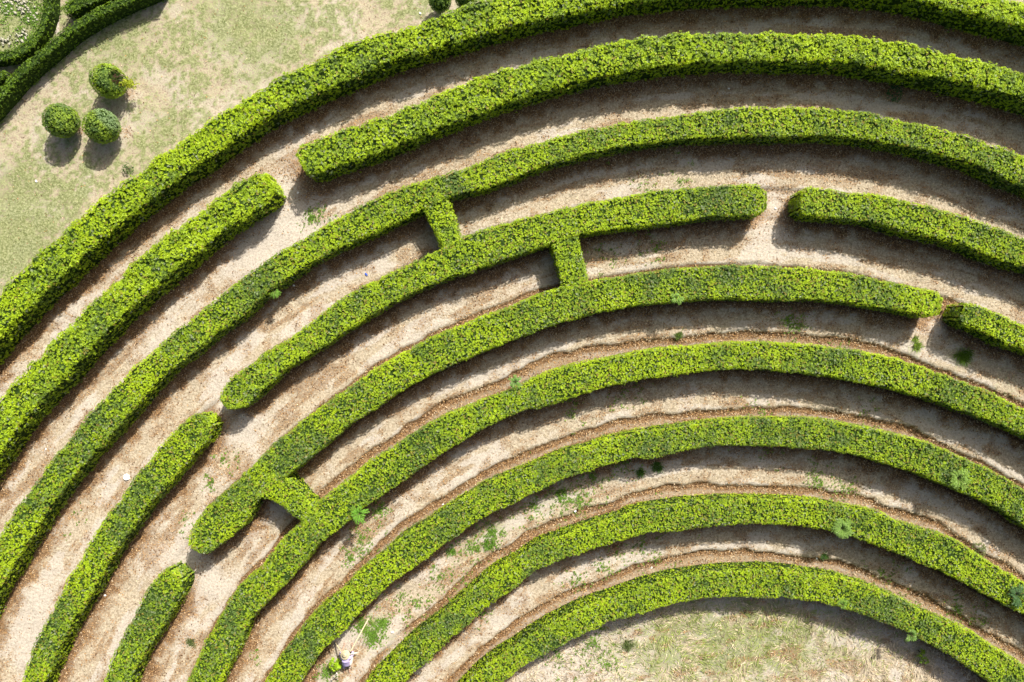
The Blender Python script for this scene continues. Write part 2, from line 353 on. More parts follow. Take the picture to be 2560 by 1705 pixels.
    for (gx, gy, gr) in [(318,330,16),(200,325,15),(325,235,18)]:
        q = np.exp(-((PXx-gx)**2 + (PYy-gy)**2) / gr**2); lit = lit + q * .55; green = green * (1 - q)
    # parterre corner
    q = np.exp(-((PXx-30)**2/80**2 + (PYy-60)**2/70**2)); green = green + q * 1.6; soil = soil * (1 - q)
    gp = (np.abs(PXx-141) < 7) & (PYy < 85); soil = np.where(gp, 1, soil); green = np.where(gp, 0, green)
    z = z + (n1 - .5) * .10 + (n2 - .5) * .05 + (n3 - .5) * .025
    return z, lit, np.clip(green, 0, 1.2), np.clip(soil, 0, 1)
def gz(x, y):
    return float(ground_fields(np.array([x]), np.array([y]))[0][0])
def make_ground():
    st = .1
    xs = np.arange(-31, 31.01, st); ys = np.arange(-22, 22.01, st)
    # a coarse skirt out to the horizon joined to the fine sheet
    xs = np.concatenate([[-400, -150, -70, -40], xs, [40, 70, 150, 400]]); ys = np.concatenate([[-400, -150, -70, -32], ys, [32, 70, 150, 400]])
    X, Y = np.meshgrid(xs, ys); nx, ny = len(xs), len(ys)
    z, lit, gr, so_ = ground_fields(X.ravel(), Y.ravel())
    V = np.stack([X.ravel(), Y.ravel(), z], 1)
    i = (np.arange(ny - 1)[:, None] * nx + np.arange(nx - 1)[None, :]).ravel()
    F = np.stack([i, i + 1, i + nx + 1, i + nx], 1)
    me = mesh_np('ground', V, F, attrs=dict(litter=lit, green=gr, soil=so_), smooth=True)
    return tag(link('ground', me, M_GROUND), kind='structure')
make_ground()

# ------------------------------------------------------------------ foliage
def quad_leaves(P, D, S, Lg, Wd, droop=None):
    """rhombus leaves: base P, direction D, side S, length and width arrays"""
    n = len(P); V = np.empty((n, 4, 3))
    V[:, 0] = P; mid = P + D * (Lg * .5)[:, None]
    V[:, 1] = mid + S * (Wd * .5)[:, None]; V[:, 2] = P + D * Lg[:, None]; V[:, 3] = mid - S * (Wd * .5)[:, None]
    if droop is not None: V[:, 2, 2] -= droop * Lg
    F = np.arange(n * 4).reshape(n, 4)
    return V.reshape(-1, 3), F
def tri_leaves(P, D, S, Lg, Wd, droop=None):
    n = len(P); V = np.empty((n, 3, 3)); q = P + D * (Lg * .18)[:, None]
    V[:, 0] = q + S * (Wd * .5)[:, None]; V[:, 1] = P + D * Lg[:, None]; V[:, 2] = q - S * (Wd * .5)[:, None]
    if droop is not None: V[:, 1, 2] -= droop * Lg
    return V.reshape(-1, 3), np.arange(n * 3).reshape(n, 3)
def norm(a): return a / np.maximum(np.linalg.norm(a, axis=1, keepdims=True), 1e-9)
def rosettes(P, Nn, L0, col, k=6, lift=.45, wr=.5, tri=False):
    """k leaves radiating from each P about normal Nn; returns V, F, colours"""
    n = len(P); ref = np.where(np.abs(Nn[:, 2:3]) < .9, np.array([[0, 0, 1.]]), np.array([[1., 0, 0]]))
    t1 = norm(np.cross(Nn, ref)); t2 = np.cross(Nn, t1)
    a = RNG.random((n, 1)) * 6.283 + np.arange(k)[None] * 6.283 / k + RNG.normal(0, .25, (n, k))
    lf = lift * (.3 + 1.4 * RNG.random((n, k)))
    D = (np.cos(a)[..., None] * t1[:, None] + np.sin(a)[..., None] * t2[:, None]) + lf[..., None] * Nn[:, None]
    D = norm(D.reshape(-1, 3)); N2 = np.repeat(Nn, k, 0); S = norm(np.cross(D, N2))
    S = norm(S + RNG.normal(0, .35, S.shape))
    Pk = np.repeat(P, k, 0); s = L0 * (np.repeat(RNG.uniform(.75, 1.25, n), k)) * RNG.uniform(.75, 1.2, n * k)
    V, F = (tri_leaves if tri else quad_leaves)(Pk, D, S, s, s * (wr + (.12 if tri else 0)), np.full(n * k, .15))
    cc = np.repeat(col, k, 0) * RNG.uniform(.8, 1.2, (n * k, 1))
    return V, F, np.repeat(cc, 3 if tri else 4, 0)

BRIGHT = np.array([.440, .590, .018]); MID = np.array([.295, .435, .024]); DULL = np.array([.150, .235, .055]); OLIVE = np.array([.360, .310, .060]); GREY = np.array([.34, .40, .22])
DARK = np.array([.060, .115, .012]); DARKB = np.array([.170, .290, .012])

def build_hedge(name, E1, E2, h, label, group, L0=.085, dens=95, amp=.07, style='maze', cap=(True, True), lumps=.6, part_of=None):
    """E1 inner/left edge, E2 outer/right edge, paired stations (N,2)."""
    N = len(E1); M = (E1 + E2) / 2; Wv = E2 - E1; W = np.hypot(Wv[:, 0], Wv[:, 1])
    seg = np.hypot(*np.diff(M, axis=0).T); s = np.concatenate([[0], np.cumsum(seg)]); Ltot = s[-1]
    # plan rounding at free ends
    W = W.copy()
    for e, on in enumerate(cap):
        if on:
            dd = s if e == 0 else Ltot - s; rr = .55
            q = np.clip(dd / rr, 0, 1); W = W * np.where(dd < rr, np.sqrt(np.clip(1 - (1 - q) ** 2 * .62, .0, 1)), 1)
    U = norm(Wv)
    seed = RNG.random() * 100
    cuts = np.cumsum(RNG.uniform(.8, 3.2, int(Ltot / 1.2) + 3)); cutd = RNG.uniform(.0, 1.0, len(cuts)) ** 2; cutside = RNG.choice([-1, 1, 1, 0], len(cuts))
    cr = .24 if style == 'maze' else .14
    def surf(ss, lat, zz, e=None):
        """box point (lat in -1..1, zz in 0..h) on the rounded, lumpy hedge; returns P, N"""
        mx = np.interp(ss, s, M[:, 0]); my = np.interp(ss, s, M[:, 1]); ww = np.interp(ss, s, W) / 2
        ux = np.interp(ss, s, U[:, 0]); uy = np.interp(ss, s, U[:, 1])
        x = lat * ww; qx = np.clip(x, -ww + cr, ww - cr); qz = np.clip(zz, 0, h - cr)
        nx, nz = x - qx, zz - qz; ln = np.hypot(nx, nz) + 1e-9; nx, nz = nx / ln, nz / ln
        px_ = qx + nx * cr; pz = qz + nz * cr
        X = mx + ux * px_; Y = my + uy * px_
        big = fbm(X + seed, Y, pz, s=1.1, oc=2) - .5; mid = fbm(X, Y + seed, pz, s=3.2 * lumps / .6, oc=2) - .5
        dsp = big * 2.0 * amp + mid * 3.0 * amp
        for c_, d_, sd_ in zip(cuts, cutd, cutside):
            if d_ < .35: continue
            sel = np.abs(ss - c_) < .35
            if c_ < 1.2 or c_ > Ltot - 1.2: continue
            if sel.any():
                side = np.where(sd_ == 0, 1, sstep(-.2, .9, lat[sel] * sd_)); dsp[sel] -= d_ * .16 * side * np.exp(-((ss[sel] - c_) / .13) ** 2)
        dsp = dsp * (.35 + .65 * np.clip(pz / h, 0, 1))
        NN = np.stack([ux * nx, uy * nx, nz], 1)
        P = np.stack([X, Y, pz], 1) + NN * dsp[:, None]
        return P, NN
    root = thing(name, label, 'hedge', group, (*M[N // 2], 0))
    off = np.array([*M[N // 2], 0.0])
    # --- dense inner branch mass (closed loft)
    ns = max(3, int(Ltot / .22)); ssv = np.linspace(.1 if cap[0] else 0, Ltot - (.1 if cap[1] else 0), ns)
    prof = [(-1, 0), (-1, .35), (-1, .7), (-1, .93), (-.75, 1), (-.4, 1), (0, 1), (.4, 1), (.75, 1), (1, .93), (1, .7), (1, .35), (1, 0)]
    npf = len(prof); lat = np.tile([p[0] for p in prof], ns).astype(float); zz = np.tile([p[1] * h for p in prof], ns).astype(float)
    P, NN = surf(np.repeat(ssv, npf), lat, zz); P = P - NN * .085; P[:, 2] = np.where(zz == 0, -.22, P[:, 2])
    F = []
    for a in range(ns - 1):
        for b in range(npf - 1): F.append((a * npf + b, a * npf + b + 1, (a + 1) * npf + b + 1, (a + 1) * npf + b))
    me = bpy.data.meshes.new('branches')
    me.from_pydata((P - off).tolist(), [], F + [tuple(range(npf))[::-1], tuple((ns - 1) * npf + b for b in range(npf))]); me.update()
    link('branch_mass', me, M_CORE, root)
    # --- leaves
    wm = np.interp(np.linspace(0, Ltot, 60), s, W).mean()
    nt_ = int(Ltot * (wm + .1) * dens); nsd = int(Ltot * h * dens * .36)
    def sm(n, kind):
        ss = RNG.random(n) * (Ltot + .1) - .05
        if kind == 0: lat = RNG.uniform(-1, 1, n); z = np.full(n, h)
        else: lat = np.full(n, float(kind)); z = h * (1 - RNG.random(n) ** 1.3 * .97)
        return surf(ss, lat, z) + (ss, lat)
    A = [sm(nt_, 0), sm(nsd, -1), sm(nsd, 1)]
    P = np.concatenate([a[0] for a in A]); NN = np.concatenate([a[1] for a in A])
    for e, on in enumerate(cap):
        if on:
            n = int(wm * h * dens * .8); lat = RNG.uniform(-1, 1, n); z = h * (1 - RNG.random(n) ** 1.2 * .97)
            ss = np.full(n, 0.0 if e == 0 else Ltot)
            Pe, Ne = surf(ss, lat, z)
            tv = (M[1] - M[0]) if e == 0 else (M[-1] - M[-2]); tv = tv / np.linalg.norm(tv) * (-1 if e == 0 else 1)
            Ne = norm(np.column_stack([np.full(n, tv[0]), np.full(n, tv[1]), .3 * (z / h)]))
            bul = (1 - lat ** 2) * .05 - .04 * (z / h > .93)
            P = np.concatenate([P, Pe + Ne * bul[:, None]]); NN = np.concatenate([NN, Ne])
    n = len(P)
    P = P - NN * (RNG.random((n, 1)) ** 2 * .065)
    # stray shoots standing proud of the clipped face
    k = RNG.random(n) < (.05 if style == 'maze' else .02)
    P[k] += NN[k] * RNG.uniform(.03, .13 if amp > .08 else .08, (k.sum(), 1))
    NN = norm(NN + RNG.normal(0, .27, NN.shape) + np.array([0, 0, .25]))
    # colour: young yellow-green tips in drifts, duller older leaves between
    f = fbm(P[:, 0] + seed, P[:, 1], P[:, 2], s=.55, oc=2); g = fbm(P[:, 0], P[:, 1] + seed, P[:, 2], s=2.6, oc=2)
    if style == 'maze': b = .74 + (f - .5) * 1.0 + (g - .5) * 1.1 + RNG.normal(0, .20, n)
    elif style == 'mixed': b = .62 + (f - .5) * 1.5 + (g - .5) * 1.3 + RNG.normal(0, .24, n)
    else: b = .5 + (g - .5) * 1.2 + RNG.normal(0, .3, n)
    b = np.clip(b, 0, 1)[:, None]
    if style == 'clipped': col = DARK * (1 - b) + DARKB * b
    else:
        col = np.where(b < .5, DULL * (1 - 2 * b) + MID * 2 * b, MID * (2 - 2 * b) + BRIGHT * (2 * b - 1))
        kk = RNG.random(n) < (.08 if style == 'mixed' else .03); col[kk] = OLIVE
        kk = RNG.random(n) < (.05 if style == 'mixed' else .03); col[kk] = GREY
    V, F, cc = rosettes(P, NN, L0, col, k=5, tri=True)
    me = mesh_np('leaves', V - off, F, cc)
    tag(link('leaves', me, M_LEAF, root), kind='stuff')
    return root

def ring_hedge(k, t0, t1, label, cap, **kw):
    d = RINGS[k]; n = max(6, int(abs(t1 - t0) * np.interp((t0 + t1) / 2, GRID_TH, d['ro']) / .25))
    th = np.linspace(t0, t1, n); ri = np.interp(th, GRID_TH, d['ri']); ro = np.interp(th, GRID_TH, d['ro'])
    E1 = CW + np.stack([np.cos(th), np.sin(th)], 1) * ri[:, None]; E2 = CW + np.stack([np.cos(th), np.sin(th)], 1) * ro[:, None]
    return build_hedge('hedge', E1, E2, d['h'], label, 'clipped hedge walls of the maze', cap=cap, **kw)
def ends(k):
    r = float(np.interp(R(90), GRID_TH, RINGS[k]['ro']))
    return max(math.acos(min(.93, 19.5 / r)), R(24)), min(math.acos(-43.5 / r) if r > 43.5 else math.pi, math.pi - math.asin(8.5 / r), R(167))
loose = dict(L0=.086, dens=150, amp=.12, style='maze', lumps=.5)
mixed = dict(L0=.066, dens=220, amp=.065, style='mixed')
fine = dict(L0=.060, dens=250, amp=.055, style='mixed')
PULL = .10
def endth(k, x, y, z, sgn):
    t = thpx(x, y, z); return t + sgn * PULL / np.interp(t, GRID_TH, RINGS[k]['ro'])
ring_hedge('A', *ends('A'), 'outermost and widest hedge of the maze, bordering the worn green lawn', (False, False), **loose)
ring_hedge('B', endth('B', 705, 470, .1, 1), ends('B')[1], 'ruffled bright hedge of the second ring, running from its gap to the left edge', (True, False), **loose)
ring_hedge('B', ends('B')[0], endth('B', 749, 405, 1.7, -1), 'ruffled bright hedge of the second ring, sweeping right from its gap', (False, True), **loose)
ring_hedge('C', *ends('C'), 'unbroken hedge of the third ring, with a short cross hedge hanging off its inner side', (False, False), L0=.070, dens=200, amp=.075, style='mixed')
ring_hedge('D', endth('D', 542, 1032, .1, 1), ends('D')[1], 'fourth ring hedge at lower left with a dull rounded upper end', (True, False), **mixed)
ring_hedge('D', endth('D', 1920, 503, 1.6, 1), endth('D', 548, 1003, 1.6, -1), 'fourth ring hedge between two gaps, with a cross hedge on both its sides', (True, True), **mixed)
ring_hedge('D', ends('D')[0], endth('D', 1969, 525, .1, -1), 'fourth ring hedge at the right, starting square beside a pale sunlit gap', (False, True), **mixed)
ring_hedge('E', endth('E', 474, 1414, .1, 1), ends('E')[1], 'shortest hedge at the lower left, fifth ring, with a rounded upper end', (True, False), **mixed)
ring_hedge('E', endth('E', 2357, 762, 1.6, 1), endth('E', 479, 1372, 1.6, -1), 'fifth ring hedge from the lower left gap to the narrow right gap', (True, True), **mixed)
ring_hedge('E', ends('E')[0], endth('E', 2357, 783, .1, -1), 'fifth ring hedge stub at the right edge beyond the narrow gap', (False, True), **mixed)
ring_hedge('F', *ends('F'), 'unbroken sixth ring hedge joined to a cross hedge at lower left', (False, False), **mixed)
ring_hedge('G', *ends('G'), 'unbroken seventh ring hedge passing beside the person in lavender', (False, False), **fine)
ring_hedge('H', *ends('H'), 'eighth ring hedge with a grey green sapling growing out of it at the right', (False, False), **fine)
ring_hedge('I', *ends('I'), 'innermost hedge around the grassy centre of the maze', (False, False), **fine)
def cross(L, Rr, h, label):
    E1 = np.array([px(x, y, z) for x, y, z in L]); E2 = np.array([px(x, y, z) for x, y, z in Rr])
    t = np.linspace(0, 1, len(E1)); tt = np.linspace(0, 1, 12)
    E1 = np.stack([np.interp(tt, t, E1[:, i]) for i in (0, 1)], 1); E2 = np.stack([np.interp(tt, t, E2[:, i]) for i in (0, 1)], 1)
    build_hedge('cross_hedge', E1, E2, h, label, 'short cross hedges joining two rings', cap=(False, False), **{**mixed, 'style': 'maze'})
def tp(c, r, a, b, z): return (c * 640 + a * .27234, (0, 427, 854, 1278)[r] + b * .27234, z)
cross([tp(1,1,1500,300,1.65), tp(1,1,1580,450,1.65), tp(1,1,1640,580,1.65), tp(1,1,1690,690,1.65), tp(1,1,1740,760,1.65)],
      [tp(1,1,1760,230,0.60), tp(1,1,1810,370,0.60), tp(1,1,1850,480,0.45), tp(1,1,1880,610,0.45), tp(1,1,1900,700,0.45)], 1.62, 'short cross hedge between third and fourth rings, left of the other upper cross hedge')
cross([tp(2,1,330,600,0.90), tp(2,1,355,720,0.90), tp(2,1,395,850,0.90), tp(2,1,430,970,0.90), tp(2,1,460,1100,0.90)],
      [tp(2,1,590,560,1.35), tp(2,1,625,690,1.35), tp(2,1,655,820,1.35), tp(2,1,685,930,1.35), tp(2,1,700,1060,1.35)], 1.62, 'short cross hedge between fourth and fifth rings, near the picture middle')
cross([tp(1,3,-40,-110,1.62), tp(1,2,120,1440,1.62), tp(1,2,200,1490,1.62), tp(1,3,290,15,1.62), tp(1,3,400,100,1.62), tp(1,3,450,160,1.62)],
      [tp(1,2,240,1130,.4), tp(1,2,360,1210,.4), tp(1,2,440,1290,.4), tp(1,2,520,1390,.4), tp(1,2,580,1450,.4), tp(1,2,640,1510,.4)], 1.62, 'short cross hedge between fifth and sixth rings at lower left')

# parterre hedges in the top left corner
def ribbon(c, h, label, cap):
    """c: list of (x, y, width_px) at the hedge top"""
    c = np.array(c, float); P = np.array([px(x, y, h) for x, y, _ in c]); wd = c[:, 2] / PPM
    t = np.concatenate([[0], np.cumsum(np.hypot(*np.diff(P, axis=0).T))]); tt = np.linspace(0, t[-1], int(t[-1] / .25) + 3)
    Q = np.stack([smooth1(np.interp(tt, t, P[:, i]), 2) for i in (0, 1)], 1); ww = np.interp(tt, t, wd)
    d = np.gradient(Q, axis=0); d = norm(d); nn = np.stack([-d[:, 1], d[:, 0]], 1)
    build_hedge('parterre_hedge', Q - nn * ww[:, None] / 2, Q + nn * ww[:, None] / 2, h, label, 'dark box hedges of the corner parterre', L0=.07, dens=120, amp=.035, style='clipped', cap=cap)
ribbon([(-60,302,25),(0,235,25),(32,196,25),(64,165,25),(106,132,25),(147,94,25),(182,67,25),(222,42,25),(265,20,25),(320,-6,25),(400,-40,25)], 1.15, 'dark box hedge running diagonally along the lawn in the top left corner', (False, False))
ribbon([(-80,148,29),(-30,142,29),(0,139,29),(31,135,28),(70,113,27),(97,78,26),(109,48,26),(115,15,29),(116,-20,29),(114,-60,29)], .85, 'dark box hedge curving around the pebbled corner garden', (False, False))
ribbon([(154,26,34),(175,15,36),(200,2,36),(240,-16,36),(300,-46,36)], .85, 'dark box hedge right of the narrow pale path at the top edge', (True, False))
ribbon([(-60,215,26),(-25,197,26),(0,187,26),(11,180,24)], .95, 'small dark hedge end at the left edge, outside the diagonal box hedge', (False, True))

# ------------------------------------------------------------------ topiary balls
def ball(x, y, rad, hc, label, name='topiary_ball', bite=None, squash=1.0, tint=0.0, group='round topiary shrubs on the lawn', mix=None):
    cx, cy = px(x, y, hc); g0 = gz(cx, cy); root = thing(name, label, 'topiary', group, (cx, cy, g0))
    n = int(4 * math.pi * rad * rad * 250); D = norm(RNG.normal(0, 1, (n, 3)))
    sd_ = RNG.random() * 50
    def rr(D): return rad * (1 + .09 * (fbm(D[:, 0] * 1.3 + sd_, D[:, 1] * 1.3, D[:, 2] * 1.3, s=1.2, oc=2) - .5) * 2 + .05 * (fbm(D[:, 0], D[:, 1] + sd_, D[:, 2], s=5, oc=2) - .5) * 2)
    sc = np.array([1, 1, squash]); P = D * rr(D)[:, None] * sc; N = norm(D / sc)
    if bite is not None:
        bv = np.array(bite, float); bv /= np.linalg.norm(bv); c_ = D @ bv
        P *= (1 - .38 * sstep(.72, .92, c_))[:, None]
        keep = (c_ < .80) | (RNG.random(n) < .25); P, N, D = P[keep], N[keep], D[keep]; n = len(P)
    P = P - N * (RNG.random((n, 1)) ** 2 * .07)
    f = fbm(D[:, 0] + sd_, D[:, 1], D[:, 2], s=2.2, oc=2)
    b = np.clip(.5 + (f - .5) * 2.2 + RNG.normal(0, .22, n) + tint, 0, 1)[:, None]
    col = np.array([.15, .25, .06]) * (1 - b) + np.array([.36, .50, .05]) * b
    if bite is not None:
        q = sstep(.74, .86, D @ bv)[:, None]; col = col * (1 - q) + np.array([.10, .055, .03]) * q
    if mix is not None:
        mv = np.array(mix, float); mv /= np.linalg.norm(mv); q = sstep(.45, .75, D @ mv)[:, None] * .8; col = col * (1 - q) + np.array([.27, .38, .20]) * q
    V, F, cc = rosettes(P + np.array([0, 0, hc]), norm(N + RNG.normal(0, .3, N.shape)), .062, col, k=5)
    tag(link('leaves', mesh_np('leaves', V, F, cc), M_LEAF, root), kind='stuff')
    if bite is not None:     # regrowth hanging off the damaged side
        m = 130; Q = np.array([rad * 1.12, -.08, hc - .1]) + RNG.normal(0, 1, (m, 3)) * [.17, .12, .14]
        V, F, cc = rosettes(Q, norm(RNG.normal(0, .4, (m, 3)) + [0, 0, 1]), .075, np.array([.38, .45, .03]) * RNG.uniform(.7, 1.2, (m, 1)), k=5)
        tag(link('shoot_leaves', mesh_np('shoot_leaves', V, F, cc), M_LEAF, root), kind='stuff')
        link('twig', tube_mesh([(.1, 0, hc * .7), (rad * .7, .05, hc + .1), (rad * 1.15, -.05, hc)], [.03, .02, .01], 6), M_STEM, root)
        link('twig', tube_mesh([(.1, 0, hc * .8), (rad * .75, .22, hc + .2), (rad * 1.1, .26, hc + .1)], [.025, .018, .008], 6), M_STEM, root)
    # inner mass and trunk
    nu, nv = 18, 12; vv = []
    for j in range(1, nv):
        for i in range(nu):
            ph = math.pi * j / nv; t = 2 * math.pi * i / nu; vv.append((math.sin(ph) * math.cos(t), math.sin(ph) * math.sin(t), math.cos(ph)))
    vv = np.array(vv + [(0, 0, 1), (0, 0, -1)], float); q = vv * rr(vv)[:, None] * sc * .87
    if bite is not None: q *= (1 - .42 * sstep(.6, .97, vv @ bv))[:, None]
    F = []
    for j in range(nv - 2):
        for i in range(nu): F.append((j*nu+i, (j+1)*nu+i, (j+1)*nu+(i+1) % nu, j*nu+(i+1) % nu))
    for i in range(nu): F.append((len(q)-2, i, (i+1) % nu)); F.append((len(q)-1, (nv-2)*nu+(i+1) % nu, (nv-2)*nu+i))
    me = bpy.data.meshes.new('mass'); me.from_pydata((q + [0, 0, hc]).tolist(), [], F); link('branch_mass', me, M_CORE, root)
    link('trunk', tube_mesh([(0, 0, -.1), (.02, 0, hc * .5), (0, .01, hc)], [.06, .05, .04]), M_STEM, root)
    return root
def tube_mesh(pts, rad, seg=8, name='tube'):
    P = [Vector(p) for p in pts]; V = []; F = []
    for i, p in enumerate(P):
        d = (P[min(i+1, len(P)-1)] - P[max(i-1, 0)]).normalized(); a = d.orthogonal().normalized(); b = d.cross(a)
        for j in range(seg):
            t = 2 * math.pi * j / seg; V.append(p + (a * math.cos(t) + b * math.sin(t)) * rad[i])
    for i in range(len(P) - 1):
        for j in range(seg): F.append((i*seg+j, i*seg+(j+1) % seg, (i+1)*seg+(j+1) % seg, (i+1)*seg+j))
    F += [tuple(range(seg))[::-1], tuple((len(P)-1)*seg + j for j in range(seg))]
    me = bpy.data.meshes.new(name); me.from_pydata([tuple(v) for v in V], [], F); me.update(); return me
ball(273, 203, .80, 1.05, 'green topiary ball with a broken brown hollow on its right side, nearest the lawn centre', bite=(1.0, .12, .42), squash=1.1, tint=.05)
ball(154, 302, .80, 1.0, 'dull dark green topiary ball, leftmost of the three on the lawn', tint=-.2)
ball(254, 315, .80, 1.0, 'topiary ball with a yellow green top and grey green right side, below the broken one', tint=.14, mix=(.7, .55, .3))
ball(1100, 2, .52, 1.0, 'dark topiary shrub at the top edge, half behind the outer hedge', squash=1.35, tint=-.45, group='dark topiary shrubs behind the outer hedge')
ball(1163, -6, .50, 1.0, 'dark topiary shrub cut by the top edge, right of its twin behind the outer hedge', squash=1.35, tint=-.45, group='dark topiary shrubs behind the outer hedge')

# ------------------------------------------------------------------ plants
def sprig_plant(name, x, y, z, rad, n, col, label, hgt=.4, L0=.08, group=None, cat='plant', k=5, stem=True):
    cx, cy = px(x, y, z + hgt * .6); g0 = gz(cx, cy) if z < .5 else 0
    root = thing(name, label, cat, group, (cx, cy, g0))
    a = RNG.random(n) * 6.283; r_ = rad * np.sqrt(RNG.random(n)); P = np.stack([np.cos(a) * r_, np.sin(a) * r_, z + hgt * (1 - (r_ / rad) ** 2 * .6) * RNG.uniform(.55, 1, n)], 1)
    N = norm(np.stack([P[:, 0] / rad * .6, P[:, 1] / rad * .6, np.ones(n)], 1) + RNG.normal(0, .3, (n, 3)))
    V, F, cc = rosettes(P, N, L0, np.array(col) * RNG.uniform(.7, 1.25, (n, 1)), k=k)
    tag(link('leaves', mesh_np('leaves', V, F, cc), M_LEAF, root), kind='stuff')
    if stem:
        for q in range(3):
            b = q * 2.1 + RNG.random(); e = P[RNG.integers(n)]
            link('stem', tube_mesh([(.02 * math.cos(b), .02 * math.sin(b), -.05), (e[0] * .4, e[1] * .4, (z + hgt) * .5), (e[0] * .8, e[1] * .8, e[2])], [.018, .014, .008], 6), M_STEM, root)
    return root
def fronds(name, x, y, z, rad, nf, col, label, hgt=.25, group=None, lw=.045, ang=None):
    """feathery compound fronds arching out of one point"""
    cx, cy = px(x, y, z + hgt); root = thing(name, label, 'plant', group, (cx, cy, 0 if z > .5 else gz(cx, cy)))
    P = []; D = []; S = []; L_ = []
    for i in range(nf):
        a = (RNG.random() * 6.283) if ang is None else ang + RNG.normal(0, .35); ln = rad * RNG.uniform(.6, 1.1); d = np.array([math.cos(a), math.sin(a), 0]); sd_ = np.array([-d[1], d[0], 0])
        pts = [d * ln * t + np.array([0, 0, z + hgt * math.sin(t * 2.2)]) for t in np.linspace(.08, 1, 9)]
        for p in pts:
            for sgn in (-1, 1):
                P.append(p); D.append(norm((sd_ * sgn + d * .6 + [0, 0, .15])[None])[0]); S.append(norm((d + RNG.normal(0, .2, 3))[None])[0]); L_.append(rad * .32 * RNG.uniform(.7, 1.1))
        link('stem', tube_mesh([(0, 0, z * .9 - .02)] + [tuple(p) for p in pts[::2]], [.012] + [.007] * 5, 5), M_STEM, root) if i < 5 else None
    P, D, S, L_ = map(np.array, (P, D, S, L_))
    V, F = quad_leaves(P, D, S, L_, L_ * .42, np.full(len(P), .2))
    cc = np.repeat(np.array(col) * RNG.uniform(.75, 1.25, (len(P), 1)), 4, 0)
    tag(link('leaves', mesh_np('leaves', V, F, cc), M_LEAF, root), kind='stuff')
    if z > .5: link('trunk', tube_mesh([(0, 0, -.1), (.02, .01, z * .5), (0, 0, z)], [.02, .018, .012], 6), M_STEM, root)
    return root
G1 = (.17, .33, .03); G2 = (.15, .28, .10)
fronds('feathery_sapling', 2108, 1323, 1.55, .46, 34, (.23, .37, .08), 'grey green feathery sapling growing through the eighth ring hedge')
fronds('feathery_sapling', 897, 1286, 1.6, .42, 20, (.20, .42, .05), 'bright green feathery sapling on the inner side of the sixth ring hedge')
fronds('feathery_sapling', 2106+440, 1490, 1.6, .5, 18, (.09, .18, .06), 'dark blue green sapling in the eighth ring hedge at the right edge')
fronds('feathery_sapling', 1288, 955, 1.6, .3, 14, (.19, .40, .08), 'small bright feathery sapling on the outer edge of the sixth ring hedge')
fronds('feathery_sapling', 2400, 1197, 1.6, .50, 24, (.24, .38, .07), 'pale feathery sapling spread over the seventh ring hedge near the right edge')
fronds('feathery_sapling', 2107, 1512, 1.6, .26, 12, (.22, .38, .07), 'small pale feathery sapling at the inner edge of the innermost hedge')
fronds('feathery_sapling', 2279, 1588, 1.6, .34, 14, (.21, .35, .08), 'grey green feathery sapling below the innermost hedge, farther right')
fronds('feathery_sapling', 1694, 745, 1.6, .3, 14, (.25, .42, .08), 'pale feathery sapling on the long fifth ring hedge')
fronds('drooping_shoot', 684, 722, 1.2, .45, 6, (.17, .33, .04), 'green shoot drooping from the inner side of the third ring hedge', ang=-1.1)
sprig_plant('creeping_vine', 2240, 232, .05, .42, 60, (.035, .12, .03), 'dark green vine spilling from the shaded foot of the second ring hedge', .5)
sprig_plant('rounded_weed_shrub', 2452, 1378, 0, .38, 90, (.15, .20, .05), 'small olive round shrub beside the eighth ring hedge near the right edge', .4, .06)
sprig_plant('seedling', 2302, 1632, .1, .20, 12, (.24, .40, .03), 'bright seedling standing in the shade of the innermost hedge', .4, .12)
sprig_plant('seedling', 2312, 1652, .1, .17, 10, (.22, .38, .03), 'smaller bright seedling just below its neighbour in the innermost hedge shade', .35, .12)
sprig_plant('lime_bush', 837, 1664, .1, .30, 60, (.36, .55, .02), 'lime green bush beside the person in lavender', .55, .10)
sprig_plant('low_shrub', 318, 419, 0, .30, 50, (.10, .17, .05), 'small grey green shrub against the outer hedge by the lawn', .35, .06)

def grass_clump(x, y, rad, n, hgt, col, label, lean=(0, -1)):
    cx, cy = px(x, y); root_z = gz(cx, cy)
    a = RNG.random(n) * 6.283; r_ = rad * np.sqrt(RNG.random(n)) * (.25 + .95 * vnoise(np.cos(a) * 1.7 + x, np.sin(a) * 1.7 + y)); P = np.stack([np.cos(a) * r_, np.sin(a) * r_, np.full(n, -.03)], 1)
    D = norm(np.stack([RNG.normal(0, .5, n) + lean[0] * .4, RNG.normal(0, .5, n) + lean[1] * .4, RNG.uniform(.4, 1.2, n)], 1)); S = norm(np.cross(D, [0, 0, 1.]) + RNG.normal(0, .2, (n, 3)))
    L_ = hgt * RNG.uniform(.6, 1.2, n); V, F = quad_leaves(P, D, S, L_, np.full(n, .022), np.full(n, .35))
    o = link('grass_clump', mesh_np('grass_clump', V, F, np.repeat(np.array(col) * RNG.uniform(.7, 1.3, (n, 1)), 4, 0)), M_LEAF, None, (cx, cy, root_z))
    return tag(o, label, 'grass clump', 'green grass clumps in the maze paths')
grass_clump(2408, 888, .45, 420, .45, (.12, .22, .015), 'largest dark green grass clump, half in shade below the narrow gap at right')
grass_clump(2292, 862, .22, 160, .35, (.17, .27, .02), 'green grass clump directly below the narrow gap at right')
grass_clump(2288, 845, .18, 110, .3, (.17, .27, .02), 'green grass clump just inside the narrow gap at right, above another')
grass_clump(1697, 835, .20, 140, .3, (.12, .2, .03), 'pale green clump on the sunlit strip below the fifth ring hedge')
grass_clump(1643, 1165, .32, 260, .3, (.08, .19, .02), 'dark green weed clump in the shade under the seventh ring hedge')
grass_clump(1600, 1180, .25, 180, .3, (.08, .19, .02), 'dark green weed clump left of a larger one under the seventh ring hedge')
